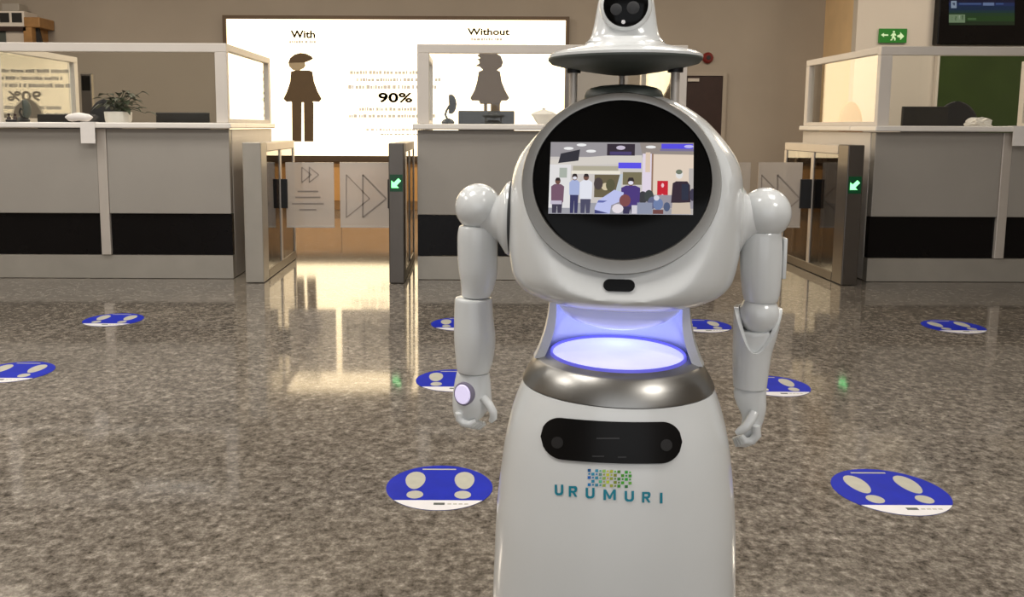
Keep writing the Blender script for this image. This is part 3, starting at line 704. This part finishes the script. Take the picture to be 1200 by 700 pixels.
# --- glowing waist
zd = rl(720, 413).z
rp(MB().lathe([(.002, .004), (.06, .0035), (.11, .002), (.1275, -.002), (.1275, -.012), (.002, -.012)], (0, 0, zd), 56), 'light_disc', 'glow')
rp(MB().lathe([(.1285, -.006), (.1285, .001), (.130, .0025), (.132, .002), (.1335, -.002), (.1335, -.012)], (0, 0, zd), 56, caps=False), 'led_rim', 'blueled')
R = []; zt_, zb_ = rl(722, 340).z, zb0
for j in range(49):
    a = math.radians(-14+208*j/48); sec = []
    for i in range(13):
        u = i/12; z = zb_+(zt_-zb_)*u; r = .166-.030*u**.8-.006*math.sin(math.pi*u)
        sec.append(Vector((r*math.cos(a), r*math.sin(a)*.95, z)))
    for i in range(12, -1, -1):
        u = i/12; z = zb_+(zt_-zb_)*u; r = .147-.020*u**.8-.010*math.sin(math.pi*u)
        sec.append(Vector((r*math.cos(a), r*math.sin(a)*.95, z)))
    R.append(sec)
rp(MB().rings(R), 'waist_shell', 'white', angle=35)
zl = rl(722, 383).z
rp(MB().sphere((0, .0, zl+.055), 1, 40, 10, (.122, .118, .055), -1, 0), 'waist_lens', 'lens')
lt = bpy.data.lights.new('waist_led', 'POINT'); lt.energy = .20; lt.color = (.16, .24, 1); lt.shadow_soft_size = .045
lo = bpy.data.objects.new('waist_led', lt); COL.objects.link(lo); lo.parent = robot; lo.location = (0, .06, zd+.046)
# --- torso shell, flattened by the tilted face plane
TILT = math.radians(18)
FC = rl(729.5, 211, -.125); FN = Vector((0, -math.cos(TILT), math.sin(TILT)))
tor = []
TX = .006
for y, h in ((112, 30), (117, 48), (126, 66), (140, 86), (155, 101), (170, 113.5), (185, 123.5), (205, 130), (235, 133), (265, 133.5), (290, 132.5), (310, 129.5), (322, 126.5), (331, 121), (339, 111), (346, 95), (351, 75), (354, 50), (355.5, 15)):
    p = rl(730, y); tor.append((p.z, h*1.655/1000))
tor = smoothtab(sorted(tor), 3); R = []
for z, ax in tor:
    ax = max(ax, .01); S_ = sect(z, TX*(z-.75)/.3, ax, min(.205, ax*.96), min(.17, ax*.85), 80, 2.25)
    for v in S_:
        d = (v-FC).dot(FN)+.004
        if d > 0: v.y += d/math.cos(TILT)
    R.append(S_)
rp(MB().rings(R), 'torso_shell', 'white', angle=30)
def onplane(px, py, off=0.0):
    d = rdir(px, py); q = FC+FN*off; return RO+d*((q-RO).dot(FN)/d.dot(FN))
def eplane(cx, cy, rx, ry, off, n=80, back=0): return [onplane(cx+rx*math.cos(2*math.pi*k/n), cy+ry*math.sin(2*math.pi*k/n), off)-FN*back for k in range(n)]
rp(MB().rings([eplane(728.5, 215, 114, 103, 0, back=.07), eplane(728.5, 215, 117, 106.5, 0, back=.03), eplane(728.5, 215, 117.3, 106.8, .004), eplane(728.5, 215, 116.6, 106.1, .008), eplane(729.0, 213.2, 111, 100.2, .0085), eplane(729.4, 211.4, 105.4, 94.2, .0075), eplane(729.5, 211, 104.5, 93, .003)], caps=False), 'silver_ring', 'silver', angle=50)
face = rp(MB().rings([eplane(729.5, 211, 105, 93.5, -.002), eplane(729.5, 211, 104.6, 93.1, .0035), eplane(729.5, 211, 102, 90.5, .0045), eplane(729.5, 211, 50, 44, .0048)]), 'face_glass', 'gloss_black')
# picture shown on the face screen
P00, P10, P11, P01 = onplane(645.5, 166.5, .006), onplane(813, 167.5, .006), onplane(812, 252, .006), onplane(642.5, 250.5, .006)
def uv(x, y, lay):
    u, v = (x-30)/1065, (y-103)/540; u = min(1, max(0, u)); v = min(1, max(0, v))
    return (P00*(1-u)+P10*u)*(1-v)+(P01*(1-u)+P11*u)*v+FN*.00008*lay
scr = MB(); LAY = [0]
def poly(pts, col):
    LAY[0] += 1; scr.add([uv(x, y, LAY[0]) for x, y in pts], [tuple(range(len(pts)))], rgb(*col))
def rect(x0, y0, x1, y1, col): poly([(x0, y1), (x1, y1), (x1, y0), (x0, y0)], col)
def eli(cx, cy, rx, ry, col): poly(ell(cx, cy, rx, ry, 14), col)
rect(30, 103, 1095, 643, (206, 200, 196)); rect(30, 103, 1095, 215, (152, 148, 152)); poly([(30, 240), (450, 205), (720, 200), (720, 260), (200, 280), (30, 270)], (214, 208, 200))
rect(30, 560, 1095, 643, (158, 158, 166)); rect(800, 190, 1095, 600, (226, 208, 190)); poly([(700, 103), (1095, 103), (1095, 195), (720, 190)], (148, 138, 132))
rect(860, 112, 1090, 150, (84, 74, 226)); eli(1060, 132, 35, 12, (190, 185, 245)); rect(850, 150, 1095, 168, (120, 112, 150))
for x, y in ((265, 125), (168, 152), (338, 172), (782, 138)): eli(x, y, 38, 11, (240, 240, 240))
poly([(92, 265), (110, 192), (255, 160), (245, 245)], (44, 44, 54)); rect(458, 116, 665, 205, (46, 36, 50)); eli(560, 145, 34, 16, (200, 190, 210)); rect(480, 175, 640, 200, (70, 60, 110))
rect(30, 275, 190, 600, (226, 224, 224)); rect(104, 300, 162, 375, (170, 178, 168)); rect(205, 285, 545, 320, (176, 170, 150)); rect(195, 322, 560, 345, (236, 230, 215))
rect(545, 258, 714, 302, (88, 78, 232)); rect(580, 330, 720, 425, (120, 112, 84)); rect(370, 350, 560, 520, (104, 94, 70)); eli(455, 440, 32, 28, (210, 196, 165)); poly([(530, 470), (560, 345), (580, 345), (565, 480)], (190, 200, 210))
rect(724, 190, 790, 500, (226, 214, 230)); rect(790, 190, 803, 500, (150, 120, 100)); rect(745, 180, 780, 330, (222, 200, 180))
rect(834, 394, 912, 542, (198, 22, 44)); eli(873, 428, 10, 16, (240, 200, 205)); eli(873, 505, 9, 12, (235, 190, 196))
rect(1062, 300, 1095, 643, (186, 180, 176)); rect(480, 500, 1095, 600, (150, 146, 156))
def human(cx, top, w, waist, bot, shirt, legs, hair=(40, 32, 34), mask=None, hh=26):
    poly([(cx-w*.42, waist), (cx+w*.42, waist), (cx+w*.36, bot), (cx+.06*w, bot), (cx, waist+(bot-waist)*.3), (cx-.06*w, bot), (cx-w*.38, bot)], legs)
    y = top+hh*1.9
    poly([(cx-w*.48, waist), (cx-w*.52, y+18), (cx-w*.25, y), (cx+w*.25, y), (cx+w*.52, y+18), (cx+w*.48, waist)], shirt)
    eli(cx, top+hh, hh*.8, hh, (112, 78, 66)); poly([(cx-hh*.8, top+hh*.9), (cx-hh*.5, top+2), (cx+hh*.5, top+2), (cx+hh*.8, top+hh*.9)], hair)
    if mask: eli(cx, top+hh*1.3, hh*.6, hh*.45, mask)
human(95, 375, 95, 560, 640, (116, 84, 104), (60, 56, 76)); rect(45, 548, 130, 575, (196, 188, 206))
human(222, 345, 76, 505, 640, (166, 178, 218), (52, 52, 96), mask=(225, 225, 235)); human(308, 345, 92, 535, 640, (228, 230, 240), (72, 72, 98))
for x, y, c in ((400, 420, (70, 60, 60)), (490, 430, (86, 84, 60)), (730, 520, (54, 54, 60)), (775, 510, (60, 66, 66)), (800, 560, (96, 100, 130)), (700, 600, (120, 124, 150))): eli(x, y, 34, 46, c)
human(640, 372, 135, 590, 643, (70, 50, 122), (50, 44, 80), mask=(226, 224, 240), hh=32)
poly([(378, 600), (400, 548), (520, 466), (590, 486), (580, 545), (500, 580), (490, 643), (378, 643)], (188, 194, 238)); poly([(405, 545), (470, 548), (440, 562), (395, 562)], (96, 104, 170))
eli(600, 545, 42, 46, (124, 70, 72)); eli(548, 606, 42, 34, (228, 220, 226)); poly([(378, 615), (480, 640), (378, 643)], (60, 64, 120)); rect(650, 580, 690, 643, (210, 206, 216)); rect(690, 560, 800, 643, (140, 146, 168))
eli(842, 570, 36, 44, (108, 126, 168)); eli(830, 525, 20, 20, (214, 214, 224)); rect(805, 612, 880, 643, (110, 66, 64)); eli(905, 590, 24, 34, (76, 90, 122))
poly([(938, 643), (945, 555), (1070, 555), (1080, 643)], (204, 188, 170)); poly([(935, 560), (945, 415), (970, 400), (1050, 400), (1070, 430), (1075, 556), (1000, 560)], (46, 30, 46)); rect(1010, 420, 1060, 540, (34, 40, 62)); eli(992, 350, 26, 32, (226, 224, 222)); eli(990, 330, 24, 18, (112, 120, 104)); eli(1088, 500, 20, 46, (56, 52, 74))
rp(scr, 'screen_picture', 'screen', face, smooth=False)
# --- small dark sensor under the ring
def thit(px, py, off):
    """front of torso below the ring: the face plane continued downwards"""
    return onplane(px, py, off)
sl = [(709+4*0, 0)]
pts = [(714, 327), (737, 327.5)]
out = [(714-7*math.sin(a), 334-7*math.cos(a)) for a in [math.pi*k/10 for k in range(11)]]+[(737+7*math.sin(a), 334.6+7*math.cos(a)) for a in [math.pi*k/10 for k in range(11)]]
def surf_hit(px, py):
    d = rdir(px, py); n = max(tor, key=lambda t: t[0])
    def f(P):
        ax = interp(tor, P.z); 
        if P.z < tor[0][0]: return 1
        e = abs((P.x-TX*(P.z-.75)/.3)/ax)**2.25+abs(P.y/min(.205, ax*.96))**2.25-1
        return max(e, ((P-FC).dot(FN)+.004))
    t0, t1 = (-.30-RO.y)/d.y, (-.05-RO.y)/d.y
    for i in range(50):
        m_ = (t0+t1)/2
        if f(RO+d*m_) > 0: t0 = m_
        else: t1 = m_
    return RO+d*t1
front = [surf_hit(x, y)+Vector((0, -.003, 0)) for x, y in out]
rp(MB().prism(front, (0, 0, 0), (0, .006, 0)), 'chest_sensor', 'gloss_black', smooth=False)
# --- top: dark dome, pillars, plate, camera turret
cxp = rl(731, 100).x
zt0 = rl(731, 112).z
rp(MB().lathe([(.076, -.03), (.075, -.002), (.071, .008), (.062, .014), (.045, .018), (.02, .020), (.002, .0205)], (cxp, .0, zt0), 40), 'head_cap', 'rubber')
zp = rl(731, 69).z
for px, y_, r in ((672, 0, .0075), (791, 0, .0085), (728.5, .06, .006)):
    x = rl(px, 100, y_).x; p1 = rl(px, 79, y_).z
    po = rp(MB().lathe([(r, zt0-.055), (r, zp-.006)], (x, y_, 0), 16), 'support_pillar', 'alu')
    rp(MB().lathe([(r+.006, zp-.026), (r+.006, zp-.008)], (x, y_, 0), 16), 'pillar_socket', 'dark', po)
rp(MB().lathe([(.002, zp-.032), (.03, zp-.030), (.07, zp-.024), (.11, zp-.017), (.138, zp-.010), (.1445, zp-.003), (.1445, zp+.001)], (cxp, 0, 0), 56), 'plate_underside', 'rubber')
rp(MB().lathe([(.1446, zp+.0005), (.1446, zp+.005), (.135, zp+.011), (.105, zp+.018), (.08, zp+.024), (.07, zp+.031), (.066, zp+.036), (.002, zp+.037)], (cxp, 0, 0), 56), 'top_plate', 'white')
zc = rl(730.5, 8, -.03).z
ho = smoothtab([(zp+.030, .074), (zp+.038, .066), (zp+.055, .0605), (zp+.08, .056), (zp+.105, .052), (zp+.122, .046), (zp+.135, .034), (zp+.141, .012)], 3)
tur = rp(MB().rings([sect(z, cxp, r, r*.86, r*.86, 48, 2.2) for z, r in ho]), 'camera_housing', 'white')
def eye_ring(r, y): return [Vector((cxp+r*math.cos(2*math.pi*k/40), y+.12*r*math.sin(2*math.pi*k/40), zc+r*math.sin(2*math.pi*k/40))) for k in range(40)]
rp(MB().rings([eye_ring(.048, -.02), eye_ring(.0475, -.045), eye_ring(.045, -.053), eye_ring(.0405, -.057), eye_ring(.040, -.053)], caps=False), 'camera_bezel', 'white', tur)
rp(MB().rings([eye_ring(.040, -.04), eye_ring(.040, -.055), eye_ring(.036, -.0575), eye_ring(.015, -.059)]), 'camera_face', 'gloss_black', tur)
for px, py, r, m_ in ((722, 11, .0105, 'seam'), (742, 9, .0115, 'seam'), (730.5, 26, .0042, 'vinyl')):
    c = rl(px, py, -.0605)
    rp(MB().rings([[Vector((c.x+q*math.cos(2*math.pi*k/20), yy, c.z+q*math.sin(2*math.pi*k/20))) for k in range(20)] for q, yy in ((r, -.052), (r, -.061), (r*.7, -.0625))]), 'camera_lens' if r > .006 else 'indicator_lamp', m_, tur)
# --- arms
def armloft(rows, yl=0.0, dr=1.0, n=32, e=2.0, sub=3):
    tab = []
    for y, a, b in rows:
        p, q = rl(a, y, yl), rl(b, y, yl); tab.append((p.z if True else 0, (p.x+q.x)/2, (q.x-p.x)/2))
    tab = smoothtab(tab, sub)
    return [sect(z, cx, ax, ax*dr, ax*dr, n, e, yl) for z, cx, ax in tab]
def capped(R, k=.35):
    """round the two ends of a loft a little"""
    def ring_scale(r, f, dz):
        c = sum(r, Vector())/len(r); return [c+(v-c)*f+Vector((0, 0, dz)) for v in r]
    d0 = .004 if R[0][0].z > R[-1][0].z else -.004
    return [ring_scale(R[0], .86, d0), ring_scale(R[0], .96, d0*.7)]+R+[ring_scale(R[-1], .96, -d0*.7), ring_scale(R[-1], .86, -d0)]
def collar(side, pts):
    R = []
    for px, r in pts:
        c = rl(px, 256, 0); R.append([Vector((c.x, r*math.cos(t)*.92, c.z+r*math.sin(t))) for t in [2*math.pi*k/40 for k in range(40)]])
    return MB().rings(R)
def finger(pts, r): return MB().tube([Vector(p) for p in pts], [r, r*1.02, r*.98, r*.92, r*.55][:len(pts)] if len(pts) <= 5 else r, 10)
# arm with lilac wrist button
c = rl(560.5, 243)
sh = rp(MB().sphere(c, .0465, 32, 20, (1, 1, 1.02)), 'shoulder_joint', 'white')
rp(collar(-1, ((603, .074), (597.5, .0745), (594, .071), (590, .060), (585, .047), (577, .041), (566, .038))), 'shoulder_collar', 'white', sh)
rp(collar(-1, ((604, .0762), (599.5, .0762))), 'shoulder_seam', 'seam', sh)
rp(MB().rings(capped(armloft(((266, 538, 582), (276, 536.5, 583), (296, 536.5, 583), (316, 538, 583), (328, 540, 581), (338, 541, 578), (345, 541, 575))))), 'upper_arm', 'white')
rp(MB().rings(armloft(((340, 545, 571), (353, 545, 571)))), 'elbow_joint', 'seam')
rp(MB().rings(capped(armloft(((350, 533.5, 576.5), (357, 533, 577), (375, 532.5, 578.5), (394, 532.5, 580.5), (415, 534, 579), (432, 535.5, 574.5))))), 'forearm', 'white')
ha = rp(MB().rings(capped(armloft(((437, 535, 574), (447, 533, 575), (460, 531, 576), (470, 530.5, 576), (480, 531, 571), (488, 533, 564), (494, 538, 558)), dr=.8))), 'hand', 'white')
bc = rl(543, 462, -.033); ax_ = Vector((-.35, -1, .05)).normalized(); e1 = ax_.cross(Vector((0, 0, 1))).normalized(); e2 = e1.cross(ax_)
def disc_at(c, r0, r1, a, b, n=32): return MB().rings([[c+ax_*h_+(e1*math.cos(t)+e2*math.sin(t)*1.12)*r for t in [2*math.pi*k/n for k in range(n)]] for r, h_ in ((r0, -.02), (r0, a), (r1, b))])
rp(disc_at(bc, .0215, .0205, .0, .003), 'button_rim', 'greyrim', ha)
rp(disc_at(bc, .0180, .0165, .003, .006), 'lilac_button', 'lilac', ha)
for k in range(4):
    yo = -.026+.0175*k; s_ = 3.0*abs(k-1.2)*.4
    pts = [rl(538+3*k, 484, yo), rl(538+3.5*k, 491+k, yo), rl(543+3.5*k, 496+k, yo), rl(551+3.5*k, 497+k, yo), rl(558+3.5*k, 493+k, yo)]
    rp(finger(pts, .0082), 'finger', 'white', ha)
rp(finger([rl(566, 466, -.022), rl(573, 474, -.027), rl(578, 483, -.029), rl(578, 490, -.027), rl(575, 494, -.025)], .0088), 'thumb', 'white', ha)
# plain arm with open elbow cup
c = rl(896.5, 250)
sh = rp(MB().sphere(c, .0475, 32, 20, (1, 1, 1.02)), 'shoulder_joint', 'white')
rp(collar(1, ((856, .074), (861.5, .0745), (865, .071), (869, .060), (874, .047), (882, .041), (892, .038))), 'shoulder_collar', 'white', sh)
rp(collar(1, ((855, .0762), (859.5, .0762))), 'shoulder_seam', 'seam', sh)
ua = rp(MB().rings(capped(armloft(((273, 871, 916), (284, 868, 917), (300, 867, 917), (320, 867.5, 916), (338, 869, 914.5), (350, 871, 912))))), 'upper_arm', 'white')
a, b = rl(914, 325, .01), rl(921, 278, .01)
rp(MB().box((a.x, -.012, a.z), (b.x, .016, b.z), .002), 'arm_fin', 'white', ua)
c = rl(889.5, 368)
rp(MB().sphere(c, .0375, 28, 16, (1.0, 1, 1.05)), 'elbow_joint', 'white')
rows = smoothtab([(rl(a_, y).z, (rl(a_, y).x+rl(b_, y).x)/2, (rl(b_, y).x-rl(a_, y).x)/2) for y, a_, b_ in ((360, 860, 917), (375, 859.5, 914.5), (392, 859, 910.5), (410, 858.5, 905), (430, 858.5, 901.5), (452, 859, 898.5))], 4)
zs = [r_[0] for r_ in rows][::-1]
cxt = sorted([(r_[0], r_[1]) for r_ in rows]); axt = sorted([(r_[0], r_[2]) for r_ in rows])
zhi, zlo, zv = rows[0][0], rows[-1][0], rl(890, 416, -.04).z
N = 48; out_r, in_r = [], []
for i in range(15):
    ro, ri = [], []
    for k in range(N):
        t = 2*math.pi*k/N; s_ = math.sin(t)
        top = zhi if s_ >= 0 else zhi+(zv-zhi)*(abs(s_)**1.6)
        z = zlo+(top-zlo)*(1-i/14); ax = interp(axt, z); cx = interp(cxt, z)
        ro.append(Vector((cx+ax*math.cos(t), ax*s_, z))); ri.append(Vector((cx+(ax-.009)*math.cos(t), (ax-.009)*s_, z)))
    out_r.append(ro); in_r.append(ri)
rp(MB().rings(in_r[::-1]+out_r, caps=False), 'forearm', 'white', angle=35)
rp(MB().rings(capped(armloft(((388, 863, 907), (398, 862, 905), (412, 862.5, 901), (440, 863, 896)), dr=.86))), 'forearm_core', 'white')
ha = rp(MB().rings(capped(armloft(((455, 860, 898), (464, 860, 898), (476, 864, 898), (487, 869, 896), (496, 869, 893), (506, 866, 890), (514, 866, 886)), dr=.85))), 'hand', 'white')
for k in range(4):
    yo = -.024+.016*k; s_ = 2.5*abs(k-1.2)*.5
    pts = [rl(886-2*k, 499, yo), rl(887-3*k, 510+k, yo), rl(881-3*k, 517+k, yo), rl(873-3*k, 517+k, yo), rl(868-2.5*k, 510+k, yo)]
    rp(finger(pts, .0086), 'finger', 'white', ha)
rp(finger([rl(884, 484, -.024), rl(880, 492, -.033), rl(875, 500, -.037), rl(868, 505, -.037), rl(863, 508, -.035)], .0088), 'thumb', 'white', ha)
